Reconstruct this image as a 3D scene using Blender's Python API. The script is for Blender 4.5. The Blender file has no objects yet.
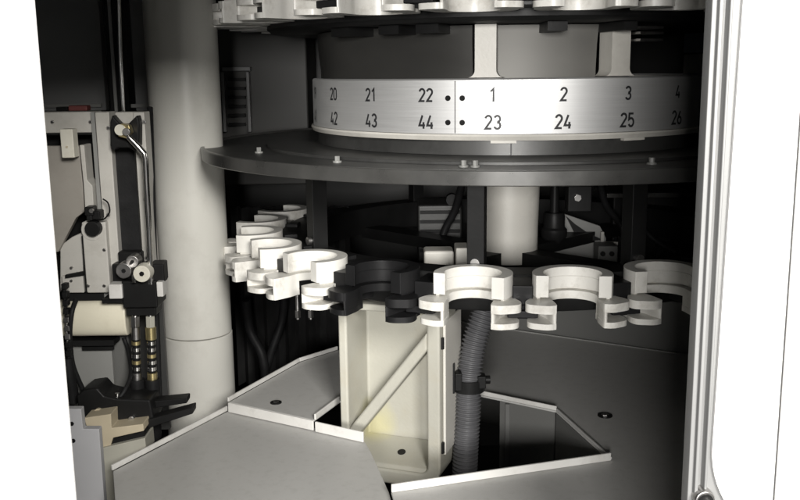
import bpy, bmesh, math, random
from mathutils import Vector, Matrix
random.seed(7)
S = bpy.context.scene
C = S.collection
R = math.radians
CZ = 1.5                       # camera height above the hall floor
F = 930.0; PITCH = R(11.0); ROLL = R(0.695)

# ------------------------------------------------------------------ camera
fw = Vector((0, math.cos(PITCH), -math.sin(PITCH)))
u0 = Vector((0, math.sin(PITCH), math.cos(PITCH)))
r0 = Vector((1, 0, 0))
rt = r0*math.cos(ROLL) - u0*math.sin(ROLL)
up = u0*math.cos(ROLL) + r0*math.sin(ROLL)
cd = bpy.data.cameras.new('camera'); cam = bpy.data.objects.new('camera', cd); C.objects.link(cam)
m = Matrix((rt, up, -fw)).transposed().to_4x4(); m.translation = Vector((0, 0, CZ)); cam.matrix_world = m
cd.sensor_width = 36; cd.lens = 36*F/800; cd.clip_start = .02; cd.clip_end = 60
S.camera = cam

def ray(px, py): return fw + rt*((px-400)/F) + up*((250-py)/F)
def P(px, py, Y):              # measured point: sight line meets the upright plane at distance Y
    d = ray(px, py); return Vector((0, 0, CZ)) + d*(Y/d.y)
def G(px, py, z):              # measured point on a level sheet, z below the camera
    d = ray(px, py); return Vector((0, 0, CZ)) + d*(z/d.z)

# ------------------------------------------------------------------ materials
def mat(name, col, rough=.5, metal=0., var=.08, scale=18., bump=0., bscale=200., spec=.5, coat=0., aniso=0.,
        dirt=None, dirt_amt=0., dscale=6., stretch=None, rvar=.1):
    M = bpy.data.materials.new(name); M.use_nodes = True
    N = M.node_tree.nodes; L = M.node_tree.links
    b = N['Principled BSDF']
    b.inputs['Metallic'].default_value = metal
    b.inputs['Specular IOR Level'].default_value = spec
    b.inputs['Coat Weight'].default_value = coat
    tc = N.new('ShaderNodeTexCoord')
    mp = N.new('ShaderNodeMapping'); L.new(tc.outputs['Object'], mp.inputs[0])
    if stretch: mp.inputs['Scale'].default_value = stretch
    n = N.new('ShaderNodeTexNoise'); n.inputs['Scale'].default_value = scale; n.inputs['Detail'].default_value = 6
    L.new(mp.outputs[0], n.inputs['Vector'])
    rp = N.new('ShaderNodeValToRGB')
    rp.color_ramp.elements[0].position = .3; rp.color_ramp.elements[1].position = .7
    rp.color_ramp.elements[0].color = [c*(1-var) for c in col]+[1]
    rp.color_ramp.elements[1].color = [min(1, c*(1+var)) for c in col]+[1]
    L.new(n.outputs['Fac'], rp.inputs[0])
    out = rp.outputs[0]
    if dirt:
        n2 = N.new('ShaderNodeTexNoise'); n2.inputs['Scale'].default_value = dscale; n2.inputs['Detail'].default_value = 8
        n2.inputs['Roughness'].default_value = .7
        L.new(tc.outputs['Object'], n2.inputs['Vector'])
        r2 = N.new('ShaderNodeValToRGB'); r2.color_ramp.elements[0].position = .5; r2.color_ramp.elements[1].position = .75
        r2.color_ramp.elements[0].color = (0, 0, 0, 1); r2.color_ramp.elements[1].color = (dirt_amt,)*3+(1,)
        L.new(n2.outputs['Fac'], r2.inputs[0])
        mx = N.new('ShaderNodeMix'); mx.data_type = 'RGBA'
        L.new(r2.outputs[0], mx.inputs[0]); L.new(out, mx.inputs[6]); mx.inputs[7].default_value = list(dirt)+[1]
        out = mx.outputs[2]
    L.new(out, b.inputs['Base Color'])
    mr = N.new('ShaderNodeMapRange'); mr.inputs[3].default_value = max(.02, rough-rvar); mr.inputs[4].default_value = min(1, rough+rvar)
    L.new(n.outputs['Fac'], mr.inputs[0]); L.new(mr.outputs[0], b.inputs['Roughness'])
    if bump:
        n3 = N.new('ShaderNodeTexNoise'); n3.inputs['Scale'].default_value = bscale; n3.inputs['Detail'].default_value = 3
        L.new(mp.outputs[0], n3.inputs['Vector'])
        bp = N.new('ShaderNodeBump'); bp.inputs['Strength'].default_value = bump; bp.inputs['Distance'].default_value = .001
        L.new(n3.outputs['Fac'], bp.inputs['Height']); L.new(bp.outputs[0], b.inputs['Normal'])
    if aniso:
        b.inputs['Anisotropic'].default_value = aniso
        t = N.new('ShaderNodeTangent'); t.direction_type = 'RADIAL'; t.axis = 'Z'
        L.new(t.outputs[0], b.inputs['Tangent'])
    return M
M = dict(
    white_door=mat('white_powder_coat', (.86, .855, .84), .45, var=.012, bump=.05, bscale=900, spec=.3),
    frame=mat('anodised_aluminium', (.24, .24, .238), .55, .25, var=.03, bump=.05, bscale=600, rvar=.03),
    frame_light=mat('door_frame_bead', (.80, .80, .79), .35, .0, var=.03),
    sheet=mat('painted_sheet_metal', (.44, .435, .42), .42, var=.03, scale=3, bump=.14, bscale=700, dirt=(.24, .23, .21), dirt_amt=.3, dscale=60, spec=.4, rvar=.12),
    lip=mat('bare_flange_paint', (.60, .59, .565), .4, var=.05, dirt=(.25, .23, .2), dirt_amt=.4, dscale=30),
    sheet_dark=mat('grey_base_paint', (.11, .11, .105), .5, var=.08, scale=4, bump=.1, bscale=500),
    column=mat('column_enamel', (.61, .60, .555), .38, var=.03, scale=6, bump=.05, bscale=700, dirt=(.34, .32, .28), dirt_amt=.35, dscale=10, stretch=(1, 1, .25)),
    plastic=mat('ivory_plastic', (.74, .725, .68), .36, var=.05, scale=30, bump=.08, bscale=400, dirt=(.30, .27, .22), dirt_amt=.65, dscale=30),
    black_plastic=mat('black_plastic', (.012, .012, .0125), .38, var=.2, scale=20, spec=.18),
    cast=mat('cast_paint', (.62, .60, .55), .45, var=.05, scale=14, bump=.2, bscale=250, dirt=(.36, .34, .3), dirt_amt=.4, dscale=15),
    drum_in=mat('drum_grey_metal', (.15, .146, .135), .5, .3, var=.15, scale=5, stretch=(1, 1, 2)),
    drum_shaded=mat('drum_shaded_metal', (.05, .049, .046), .42, .3, var=.2, scale=5, stretch=(1, 1, 2), spec=.18),  # drum metal darkened: the header's shade is put into its colour
    ring=mat('brushed_aluminium', (.56, .56, .555), .44, .65, var=.06, scale=40, stretch=(.3, .3, 60), bump=.05, bscale=60, aniso=.6),
    ink=mat('engraved_ink', (.02, .02, .022), .5, var=.1),
    disc=mat('dark_disc_steel', (.062, .062, .06), .42, .35, var=.2, scale=9, dirt=(.02, .02, .02), dirt_amt=.7, dscale=12),
    disc_rim=mat('disc_rim_steel', (.085, .084, .08), .3, .4, var=.2, scale=22, dirt=(.06, .06, .06), dirt_amt=.7, dscale=20),
    black=mat('black_paint', (.010, .010, .010), .45, var=.3, scale=14, bump=.1, spec=.18),
    rubber=mat('black_rubber', (.012, .012, .0125), .55, var=.25, scale=40, bump=.2, bscale=300, spec=.18),
    bellow=mat('bellows_cloth', (.030, .030, .030), .5, var=.35, scale=18, spec=.18),
    wall=mat('dark_interior_paint', (.045, .045, .044), .4, var=.15, scale=3, bump=.05, spec=.18),
    wall_grey=mat('interior_grey_paint', (.22, .22, .22), .3, var=.1, scale=4),
    wall_mid=mat('housing_grey_paint', (.075, .074, .07), .45, var=.12, scale=4, spec=.25),
    guard=mat('guard_grey_paint', (.23, .23, .22), .5, var=.08, scale=8),
    steel=mat('polished_steel', (.72, .71, .69), .2, 1., var=.08, scale=30),
    steel_dull=mat('dull_steel', (.42, .41, .40), .38, 1., var=.15, scale=60),
    brass=mat('brass_fitting', (.62, .52, .27), .32, .9, var=.12, scale=60),
    cream=mat('cream_enamel', (.70, .66, .53), .42, var=.05, scale=12, bump=.1, dirt=(.45, .40, .30), dirt_amt=.4, dscale=16),
    box_cream=mat('cream_casting', (.43, .42, .365), .45, var=.06, scale=10, bump=.3, bscale=220, dirt=(.40, .36, .27), dirt_amt=.5, dscale=12),
    beige=mat('beige_machine_paint', (.47, .455, .42), .5, var=.06, scale=10, bump=.1, dirt=(.26, .24, .2), dirt_amt=.5, dscale=14),
    taupe=mat('taupe_guard_paint', (.29, .27, .24), .48, var=.06, scale=7, dirt=(.2, .18, .16), dirt_amt=.4, dscale=20),
    lilac=mat('pale_grey_plate', (.40, .40, .412), .5, var=.04, scale=10),
    tan=mat('tan_block_paint', (.46, .40, .29), .5, var=.08, scale=20),
    olive=mat('olive_grey_paint', (.36, .35, .30), .5, var=.06, scale=15),
    conduit=mat('grey_conduit', (.095, .095, .10), .45, var=.1, scale=30),
    tag=mat('ivory_tag', (.62, .60, .52), .5, var=.06, scale=30, dirt=(.35, .3, .22), dirt_amt=.4, dscale=60),
    blue=mat('blue_grey_paint', (.36, .45, .52), .5, var=.05),
    red=mat('red_paint', (.20, .06, .055), .5, var=.1),
)

# ------------------------------------------------------------------ mesh helpers
def link(name, bm, m, parent=None, smooth=True, bevel=0., ang=38, seg=2):
    me = bpy.data.meshes.new(name)
    bmesh.ops.recalc_face_normals(bm, faces=bm.faces)
    if smooth:
        for f in bm.faces: f.smooth = True
        for e in bm.edges:
            if len(e.link_faces) == 2 and e.calc_face_angle(0) > R(ang): e.smooth = False
    bm.to_mesh(me); bm.free()
    me.materials.append(M[m])
    o = bpy.data.objects.new(name, me); C.objects.link(o)
    if parent:
        o.parent = parent
    if bevel:
        b = o.modifiers.new('bevel', 'BEVEL'); b.width = bevel; b.segments = seg; b.limit_method = 'ANGLE'; b.angle_limit = R(35)
        b.harden_normals = True
    return o
def tag(o, label, cat, group=None):
    o['label'] = label; o['category'] = cat
    if group: o['group'] = group
    return o
def thing(name, label, cat, loc, group=None):
    o = bpy.data.objects.new(name, None); C.objects.link(o); o.location = loc; o.empty_display_size = .05
    return tag(o, label, cat, group)
def part(name, bm, m, par, **k):          # bm is in world coordinates: bring it into its thing's frame
    w = Vector(par.location)
    q = par.parent
    while q: w += Vector(q.location); q = q.parent
    bmesh.ops.translate(bm, verts=bm.verts, vec=-w)
    return link(name, bm, m, par, **k)
def struct(o): o['kind'] = 'structure'; return o

def NB(): return bmesh.new()
def box(bm, a, b):
    x0, x1 = sorted((a[0], b[0])); y0, y1 = sorted((a[1], b[1])); z0, z1 = sorted((a[2], b[2]))
    v = [bm.verts.new(p) for p in ((x0,y0,z0),(x1,y0,z0),(x1,y1,z0),(x0,y1,z0),(x0,y0,z1),(x1,y0,z1),(x1,y1,z1),(x0,y1,z1))]
    for f in ((0,1,2,3),(4,5,6,7),(0,1,5,4),(1,2,6,5),(2,3,7,6),(3,0,4,7)): bm.faces.new([v[i] for i in f])
    return v
def pb(bm, x0, y0, x1, y1, Y, d):          # upright box measured on the photograph at distance Y, d deep
    ym = (y0+y1)/2; xm = (x0+x1)/2
    return box(bm, (P(x0, ym, Y).x, Y, P(xm, y0, Y).z), (P(x1, ym, Y).x, Y+d, P(xm, y1, Y).z))
def prism(bm, pts, vec):                   # closed outline pushed along vec
    a = [bm.verts.new(p) for p in pts]; b = [bm.verts.new(Vector(p)+vec) for p in pts]
    n = len(pts)
    bm.faces.new(a); bm.faces.new(list(reversed(b)))
    for i in range(n): bm.faces.new((a[i], a[(i+1) % n], b[(i+1) % n], b[i]))
def ppoly(bm, pix, Y, d):                  # outline on the upright plane Y
    prism(bm, [P(x, y, Y) for x, y in pix], Vector((0, d, 0)))
def tube(bm, pts, rad, n=14, cap=True):
    pts = [Vector(p) for p in pts]
    rads = rad if isinstance(rad, (list, tuple)) else [rad]*len(pts)
    prev = None; rings = []
    for i, p in enumerate(pts):
        if i == 0: t = pts[1]-p
        elif i == len(pts)-1: t = p-pts[i-1]
        else: t = (pts[i+1]-p).normalized() + (p-pts[i-1]).normalized()
        if t.length < 1e-9: t = pts[min(i+1, len(pts)-1)]-pts[max(i-1, 0)]
        t.normalize()
        if prev is None:
            a = t.orthogonal().normalized()
        else:
            a = prev - t*prev.dot(t); a.normalize()
        prev = a; b = t.cross(a)
        rings.append([bm.verts.new(p + (a*math.cos(2*math.pi*k/n) + b*math.sin(2*math.pi*k/n))*rads[i]) for k in range(n)])
    for i in range(len(rings)-1):
        for k in range(n):
            bm.faces.new((rings[i][k], rings[i][(k+1) % n], rings[i+1][(k+1) % n], rings[i+1][k]))
    if cap: bm.faces.new(rings[0]); bm.faces.new(list(reversed(rings[-1])))
def spline(pts, n=10):
    pts = [Vector(p) for p in pts]; out = []
    for i in range(len(pts)-1):
        p0 = pts[max(i-1, 0)]; p1 = pts[i]; p2 = pts[i+1]; p3 = pts[min(i+2, len(pts)-1)]
        for k in range(n):
            t = k/n
            out.append(.5*((2*p1)+(p2-p0)*t+(2*p0-5*p1+4*p2-p3)*t*t+(3*p1-p0-3*p2+p3)*t**3))
    return out+[pts[-1]]
def lathe(bm, prof, c=(0, 0, 0), n=128, a0=0., a1=2*math.pi, closed=True):
    # prof: (r, z) loop, turned about the upright axis through c
    full = abs(a1-a0) > 6.28
    m = n if full else n+1
    rings = []
    for k in range(m):
        a = a0+(a1-a0)*k/n
        rings.append([bm.verts.new((c[0]+r*math.sin(a), c[1]-r*math.cos(a), c[2]+z)) for r, z in prof])
    L = len(prof)
    for k in range(n):
        A = rings[k]; B = rings[(k+1) % m]
        for i in range(L if closed else L-1):
            j = (i+1) % L
            bm.faces.new((A[i], A[j], B[j], B[i]))
    if not full and closed:
        bm.faces.new(rings[0]); bm.faces.new(list(reversed(rings[-1])))
def disc_y(bm, c, r, d, n=28, r2=None):        # round boss facing the camera side (-Y)
    c = Vector(c); tube(bm, [c+Vector((0, d, 0)), c], [r, r if r2 is None else r2], n)

# ================================================================== enclosure (the setting behind everything)
def wallbox(name, a, b, m='wall'):
    bm = NB(); box(bm, (a[0], a[1], a[2]+CZ), (b[0], b[1], b[2]+CZ)); return struct(link(name, bm, m))
wallbox('back_wall', (-1.26, 2.25, -.955), (1.16, 2.29, .63))
wallbox('left_wall', (-1.27, .56, -.96), (-1.252, 2.27, .632))
wallbox('right_wall', (1.152, .62, -.96), (1.17, 2.27, .632))
wallbox('ceiling', (-1.265, .64, .622), (1.165, 2.28, .64))
wallbox('light_stop_wall', (-.6, .64, -.95), (.6, .652, -.51))  # unseen apron, added to block light leaking under the floor plates
wallbox('base_floor', (-1.265, .5, -.97), (1.165, 2.28, -.952))

# ================================================================== tool carousel
AX = P(510, 105, 1.55).x; AY = 1.55
car = thing('tool_carousel', 'large drum shaped tool magazine with numbered silver band and ivory grippers', 'tool magazine', (AX, AY, CZ-.35))
AC = (AX, AY, CZ)
RR = .323
zt, zb = -.013, -.0855
# number ring
bm = NB()
lathe(bm, [(RR-.012, zt), (RR-.002, zt), (RR, zt-.002), (RR, zb), (RR-.012, zb)], AC, 180)
ring = part('number_ring', bm, 'ring', car)
bm = NB()
lathe(bm, [(RR-.03, zb-.0005), (RR+.003, zb-.0005), (RR+.004, zb-.003), (RR+.001, zb-.0085), (RR-.03, zb-.0085)], AC, 180)
for a in (-8.2, 24.3):                                # two tabs hanging from the bottom edge
    lathe(bm, [(RR-.02, zb-.0085), (RR+.0005, zb-.0085), (RR+.0005, zb-.012), (RR-.02, zb-.012)], AC, 8, R(a-3), R(a+3))
part('lower_edge', bm, 'cast', ring)
VA = -6.7                       # the drum is seen a little from its left
TH0 = -4.0+VA; ST = 360/22
def arc(cx, cy, rx, ry, a0, a1, n=14): return [(cx+rx*math.cos(R(a0+(a1-a0)*i/n)), cy+ry*math.sin(R(a0+(a1-a0)*i/n))) for i in range(n+1)]
DIG = {
 '0': [arc(.25, .72, .22, .24, 180, 0)+arc(.25, .28, .22, .24, 0, -180)+[(.03, .72)]],
 '1': [[(.06, .74), (.28, .96), (.28, .0)]],
 '2': [arc(.25, .73, .21, .23, 170, -35, 16)+[(.04, .05), (.47, .05)]],
 '3': [arc(.24, .735, .20, .225, 160, -90, 14)+arc(.24, .275, .215, .235, 90, -160, 14)],
 '4': [[(.29, .97), (.03, .24), (.49, .24)], [(.37, .48), (.37, .0)]],
 '5': [[(.44, .95), (.08, .95), (.06, .53)]+arc(.24, .33, .215, .29, 125, -155, 18)],
 '6': [[(.33, .97)]+arc(.25, .29, .215, .25, 150, 510, 26)],
 '7': [[(.03, .95), (.47, .95), (.18, .0)]],
 '8': [arc(.25, .74, .185, .215, 90, 450, 24), arc(.25, .27, .215, .23, 90, 450, 24)],
 '9': [[(.17, .0)]+arc(.25, .69, .215, .25, -30, 330, 26)],
}
def numeral(txt, th, z, h):
    bm = NB(); w = .078; adv = .64; tot = adv*len(txt)-(adv-.5)
    for q, chd in enumerate(txt):
        for path in DIG[chd]:
            p = [Vector((x+q*adv-tot/2, y-.5)) for x, y in path]; n = len(p); row = []
            for i in range(n):
                d1 = (p[i]-p[i-1]).normalized() if i else None
                d2 = (p[i+1]-p[i]).normalized() if i < n-1 else None
                if (p[0]-p[-1]).length < 1e-4:
                    if i == 0: d1 = (p[-1]-p[-2]).normalized()
                    if i == n-1: d2 = (p[1]-p[0]).normalized()
                d1 = d1 or d2; d2 = d2 or d1
                t = (d1+d2).normalized(); nn = Vector((-t.y, t.x)); k = 1/max(.45, t.dot(d1))
                pair = []
                for sg in (-1, 1):
                    c = p[i]+nn*w*k*sg
                    a = R(th)+c.x*h/RR; r = RR+.0005
                    pair.append(bm.verts.new((AX+r*math.sin(a), AY-r*math.cos(a), CZ+z+c.y*h)))
                row.append(pair)
            for i in range(n-1): bm.faces.new((row[i][0], row[i+1][0], row[i+1][1], row[i][1]))
    part('numeral', bm, 'ink', ring, smooth=False)
for k in range(-5, 5):
    th = TH0+ST*k
    numeral(str(k % 22+1), th, -.0345, .0175)
    numeral(str(k % 22+23), th, -.0700, .0185)
jth = -13.0+VA
bm = NB()
lathe(bm, [(RR+.0003, zt-.003), (RR+.0007, zt-.003), (RR+.0007, zb+.001), (RR+.0003, zb+.001)], AC, 2, R(jth-.09), R(jth+.09))
part('joint_line', bm, 'ink', ring, smooth=False)
for s in (-1, 1):
    for z in (-.0385, -.0705):
        a = R(jth+1.75*s); bm = NB()
        d = Vector((math.sin(a), -math.cos(a), 0)); c = Vector((AX, AY, CZ+z))+d*(RR-.001)
        tube(bm, [c, c+d*.0022], .0037, 16)
        part('screw', bm, 'black', ring)
# spokes of the cast drum, filleted into the ring
def spoke(th):
    w = .0142; bm = NB(); z1 = .056; z0 = zt
    half = []
    f = .010
    pts = [(w, z1)]
    for i in range(9):
        a = math.pi/2*i/8
        pts.append((w+f-f*math.cos(a), z0+f-f*math.sin(a)+.001))
    outl = pts + [(-x, z) for x, z in reversed(pts)]
    outer = []; inner = []
    for x, z in outl:
        a = R(th)+x/RR
        for r, l in ((RR-.003, outer), (RR-.036, inner)):
            l.append(bm.verts.new((AX+r*math.sin(a), AY-r*math.cos(a), CZ+z)))
    n = len(outl)
    bm.faces.new(outer); bm.faces.new(list(reversed(inner)))
    for i in range(n): bm.faces.new((outer[i], outer[(i+1) % n], inner[(i+1) % n], inner[i]))
    part('spoke', bm, 'cast', car, bevel=.002)
for k in range(0, 2): spoke(-5.9+VA+2*ST*k)
bm = NB(); lathe(bm, [(.10, .054), (.19, .054), (.19, zb), (.10, zb)], AC, 96)
part('inner_drum', bm, 'black', car)
bm = NB(); lathe(bm, [(.292, .0555), (.3125, .0555), (.3125, .03), (.309, .0), (.309, zt-.0025), (.292, zt-.0025)], AC, 90, R(-150), R(-16)); part('drum_wall', bm, 'drum_shaded', car)
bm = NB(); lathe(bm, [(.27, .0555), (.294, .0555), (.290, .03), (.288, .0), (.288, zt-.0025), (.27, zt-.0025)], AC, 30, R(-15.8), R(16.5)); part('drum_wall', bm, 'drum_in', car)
bm = NB(); lathe(bm, [(.255, zt-.002), (RR-.012, zt-.002), (RR-.012, zb), (.255, zb)], AC, 128)
part('rim_web', bm, 'cast', car)
# upper carrier disc with its dark underside
bm = NB(); lathe(bm, [(.09, .057), (.385, .057), (.392, .062), (.392, .095), (.09, .095)], AC, 128)
part('upper_disc', bm, 'black', car)
for a, w in ((-33, 5), (-24, 5), (18, 3), (2.5, 4), (-47, 6)):   # shallow stiffeners under the upper disc
    bm = NB(); lathe(bm, [(.29, .045), (.36, .045), (.36, .0565), (.29, .0565)], AC, 10, R(a-w/2), R(a+w/2))
    part('stiffener', bm, 'black', car)
for z in (.034, .043, .050):
    bm = NB(); lathe(bm, [(.30, z-.0015), (.335, z-.0015), (.335, z+.0015), (.30, z+.0015)], AC, 10, R(23.3), R(30))
    part('spring_leaf', bm, 'steel_dull', car)
# lower dark disc with raised rim
RD = .502
bm = NB(); lathe(bm, [(.06, -.120), (RD-.006, -.118), (RD-.006, -.131), (.06, -.131)], AC, 160)
ld = part('lower_disc', bm, 'disc', car)
bm = NB()
lathe(bm, [(RD-.0055, -.1145), (RD-.001, -.1145), (RD, -.1155), (RD, -.1315), (RD-.001, -.1325), (RD-.012, -.1325), (RD-.012, -.1315), (RD-.0055, -.1315)], AC, 200)
part('rim', bm, 'disc_rim', ld)
bm = NB(); lathe(bm, [(.27, -.1145), (.40, -.1145), (.40, -.1195), (.27, -.1195)], AC, 128)
part('clamp_plate', bm, 'disc', ld, bevel=.0008)
bm = NB(); lathe(bm, [(.29, zb-.0095), (.3155, zb-.0095), (.3165, -.1140), (.29, -.1140)], AC, 160)
part('skirt', bm, 'disc', ld)
for th, r in ((-14.2, .43), (-12.3, .43), (17.0, .43), (-38, .43), (-65, .43)):
    a = R(th); bm = NB(); c = Vector((AX+r*math.sin(a), AY-r*math.cos(a), CZ-.1199))
    tube(bm, [c, c+Vector((0, 0, .010))], .0035, 6); tube(bm, [c, c+Vector((0, 0, .004))], .006, 14)
    part('stud', bm, 'guard', ld)
bm = NB(); lathe(bm, [(.316, zb-.0098), (.3172, zb-.0098), (.3177, -.1142), (.316, -.1142)], AC, 1, R(-6.6), R(-6.25))
part('seam_strip', bm, 'ink', ld, smooth=False)
# hub and the carrier ring of the lower deck
bm = NB()
lathe(bm, [(.0, -.138), (.046, -.138), (.050, -.16), (.051, -.19), (.049, -.26), (.0485, -.32), (0, -.32)], AC, 64)
part('hub', bm, 'cast', car)
bm = NB(); lathe(bm, [(.0, -.1375), (.075, -.1375), (.078, -.142), (.078, -.158), (.052, -.168), (.0, -.168)], AC, 64)
part('hub_flange', bm, 'black', car)
bm = NB(); lathe(bm, [(.335, -.262), (.381, -.262), (.383, -.265), (.383, -.308), (.381, -.311), (.335, -.311)], AC, 128)
part('carrier_ring', bm, 'black', car)
for k in range(4):
    a = R(45+90*k); d = Vector((math.sin(a), -math.cos(a), 0)); t = Vector((math.cos(a), math.sin(a), 0))
    bm = NB(); o = Vector((AX, AY, CZ-.32))
    prism(bm, [o+d*.03+t*.02, o+d*.345+t*.02, o+d*.345-t*.02, o+d*.03-t*.02], Vector((0, 0, .02)))
    part('carrier_arm', bm, 'black', car)
# hangers between the two lower rings
def hanger(th, r, w, z0=-.1405, z1=-.262):
    a = R(th); d = Vector((math.sin(a), -math.cos(a), 0)); t = Vector((math.cos(a), math.sin(a), 0))
    o = Vector((AX, AY, CZ+z1)); bm = NB()
    prism(bm, [o+d*(r+.012)+t*w, o+d*(r+.012)-t*w, o+d*(r-.012)-t*w, o+d*(r-.012)+t*w], Vector((0, 0, z0-z1)))
    h = part('hanger', bm, 'black', car, bevel=.001)
    return o, d, h
for th in (-13.5, 21.0, -60, 75, 150, 205): 
    o, d, h = hanger(th, .355, .0115)
    if th < 30:
        bm = NB(); c = o+d*.366+Vector((0, 0, .012)); tube(bm, [c, c+d*.006], .006, 14)
        part('bolt', bm, 'steel_dull', car)

# grippers: a C shaped seat over a slotted two finger fork, opening away from the drum axis (local -Y)
def sweep_outline(center, hw):
    L = []; Rr = []
    n = len(center)
    for i, p in enumerate(center):
        t = (center[min(i+1, n-1)]-center[max(i-1, 0)]).normalized(); nn = Vector((-t.y, t.x))
        L.append(p+nn*hw[i]); Rr.append(p-nn*hw[i])
    def capp(p, t, w, side):
        t = t.normalized(); nn = Vector((-t.y, t.x)); return [p+nn*w*math.cos(a)+t*w*math.sin(a) for a in [math.pi*k/8 for k in range(1, 8)]]
    e1 = capp(center[-1], center[-1]-center[-2], hw[-1], 1)
    e0 = capp(center[0], center[0]-center[1], hw[0], 1)
    return L+e1+list(reversed(Rr))+e0
def c_center(rad, amax, flare, n=28):
    # from one tip round the back (+Y) to the other tip
    pts = []
    for i in range(n+1):
        a = -amax+2*amax*i/n                        # 0 = back
        pts.append(Vector((rad*math.sin(a), rad*math.cos(a))))
    def ext(p, a, s):
        t = Vector((s*math.cos(a), -math.sin(a)*1.0)); return t
    a = amax
    e = pts[-1]; tan = (pts[-1]-pts[-2]).normalized(); out = Vector((.62, -.78))
    tip = [e+tan*flare*.35+out*flare*.1, e+tan*flare*.5+out*flare*.45, e+tan*flare*.55+out*flare*.85]
    tipm = [Vector((-p.x, p.y)) for p in tip]
    return list(reversed(tipm))+pts+tip
def extrude2(bm, outl, z0, z1):
    prism(bm, [Vector((p.x, p.y, z0)) for p in outl], Vector((0, 0, z1-z0)))
def smooth2(pts, n=5):
    return [Vector((p.x, p.y)) for p in spline([Vector((x, y, 0)) for x, y in pts], n)]
def resample(pts, n):
    d = [0]
    for a, b in zip(pts, pts[1:]): d.append(d[-1]+(b-a).length)
    out = []; j = 0
    for i in range(n+1):
        t = d[-1]*i/n
        while j < len(d)-2 and d[j+1] < t: j += 1
        out.append(pts[j].lerp(pts[j+1], (t-d[j])/max(1e-9, d[j+1]-d[j])))
    return out
def cslab(bm, outer, inner, z0, z1):          # C shape given as two matching rows of points
    n = len(outer)
    V = [[bm.verts.new((p.x, p.y, z)) for p in row] for z in (z0, z1) for row in (outer, inner)]
    ob, ib, ot, it = V
    for i in range(n-1):
        bm.faces.new((ob[i], ob[i+1], ib[i+1], ib[i])); bm.faces.new((ot[i], ot[i+1], it[i+1], it[i]))
        bm.faces.new((ob[i], ob[i+1], ot[i+1], ot[i])); bm.faces.new((ib[i], ib[i+1], it[i+1], it[i]))
    for i in (0, n-1): bm.faces.new((ob[i], ib[i], it[i], ot[i]))
def mirror_row(half):                           # half runs from the middle of the back to the right tip
    return [Vector((-p.x, p.y)) for p in reversed(half[1:])]+half
def gripper_meshes(full_base=False):
    A_ = lambda r, a0, a1, n=18: [(r*math.cos(R(a0+(a1-a0)*i/n)), r*math.sin(R(a0+(a1-a0)*i/n))) for i in range(n+1)]
    inn = A_(.0312, 90, -14)+smooth2([(.0292, -.0125), (.0285, -.020), (.0285, -.040), (.0305, -.0432)], 4)
    inn = [Vector(p) for p in inn]
    lob = lambda k: A_(.0525, 90, 0)+smooth2([(.0540, -.006), (.0535+.0065*k, -.014), (.0540+.0095*k, -.025), (.0530+.0075*k, -.035), (.049, -.0415), (.042, -.0445), (.036, -.0448), (.0305, -.0432)], 4)
    full = [Vector(p) for p in lob(1.0)]; low = [Vector(p) for p in lob(.75)]
    core = [Vector(p) for p in A_(.0415, 90, 8)+smooth2([(.0405, -.002), (.0380, -.010), (.0355, -.020), (.0345, -.034), (.0330, -.0420), (.0305, -.0432)], 4)]
    N2 = 60
    def row(p): return mirror_row(resample(p, N2))
    fi = row(inn)
    body = NB()
    # finger fork: top plate, slotted core, bottom plate
    def tipped(p):                              # keep the two rows a hair apart at the very tip
        q = row(p); q[0] = q[0]+Vector((-.0012, .0)); q[-1] = q[-1]+Vector((.0012, 0)); return q
    cslab(body, tipped(full), fi, .0195, .030)
    k0 = int(N2*(0 if full_base else .50))
    tc, tl = tipped(core), tipped(low)
    for a, b in ((0, N2-k0+1), (N2+k0, 2*N2+1)):       # core and bottom plate only under the two fingers
        cslab(body, tc[a:b], [p*1.012 for p in fi[a:b]], .0070, .0197)
        cslab(body, tl[a:b], fi[a:b], 0., .0072)
    box(body, (-.015, .0505, .012), (.015, .066, .029))     # root that bolts to the carrier
    seat = NB(); ro, ri, cut = .0495, .0357, -.0195
    rot = R(9); c, s = math.cos(-rot), math.sin(-rot)
    rt2 = lambda p: Vector((p.x*c-p.y*s, p.x*s+p.y*c))
    ao = math.asin(-cut/ro); ai = math.asin(-cut/ri); N_ = 56
    arcp = lambda r, a: [rt2(Vector((r*math.cos(-a+(math.pi+2*a)*i/N_), r*math.sin(-a+(math.pi+2*a)*i/N_)))) for i in range(N_+1)]
    cslab(seat, arcp(ro, ao), arcp(ri, ai), .0328, .0600)
    cslab(seat, arcp(ro-.003, ao*.8), arcp(ro-.0075, ao*.8), .0301, .0335)
    cslab(seat, arcp(ri+.001, ai*.7), arcp(ri-.0007, ai*.7), .0475, .0488)
    br = NB(); box(br, (-.013, .0510, .0302), (.013, .072, .052))
    ha = R(ST/2); lk = NB()
    def LP(r, t, z): return Vector((r*math.sin(ha)+t*math.cos(ha), RG-r*math.cos(ha)+t*math.sin(ha), z))
    def slab(r0, r1, t0, t1, z0, z1): prism(lk, [LP(r0, t0, z0), LP(r1, t0, z0), LP(r1, t1, z0), LP(r0, t1, z0)], Vector((0, 0, z1-z0)))
    slab(.436, .452, -.0185, .0185, .0090, .0180)      # tongue between the slots of two neighbours
    slab(.384, .437, -.0125, .0125, .0040, .0460)      # its carrier block
    tube(lk, [LP(.443, 0, .0180), LP(.443, 0, .0235)], .005, 6)
    return body, seat, br, lk
def finish(bm, name, m, bev):
    o = link(name, bm, m, None, bevel=bev); return o
RG = .430
ub_, us_, ur_, uk_ = gripper_meshes(True)      # upper deck: the fork plates run right round
for q in (us_, ur_, uk_): q.free()
uo = finish(ub_, 'tool_gripper', 'plastic', .0026); upper_mesh = uo.data; bpy.data.objects.remove(uo)
b_, s_, r_, k_ = gripper_meshes()
gb = finish(b_, 'tool_gripper', 'plastic', .0026)
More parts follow.
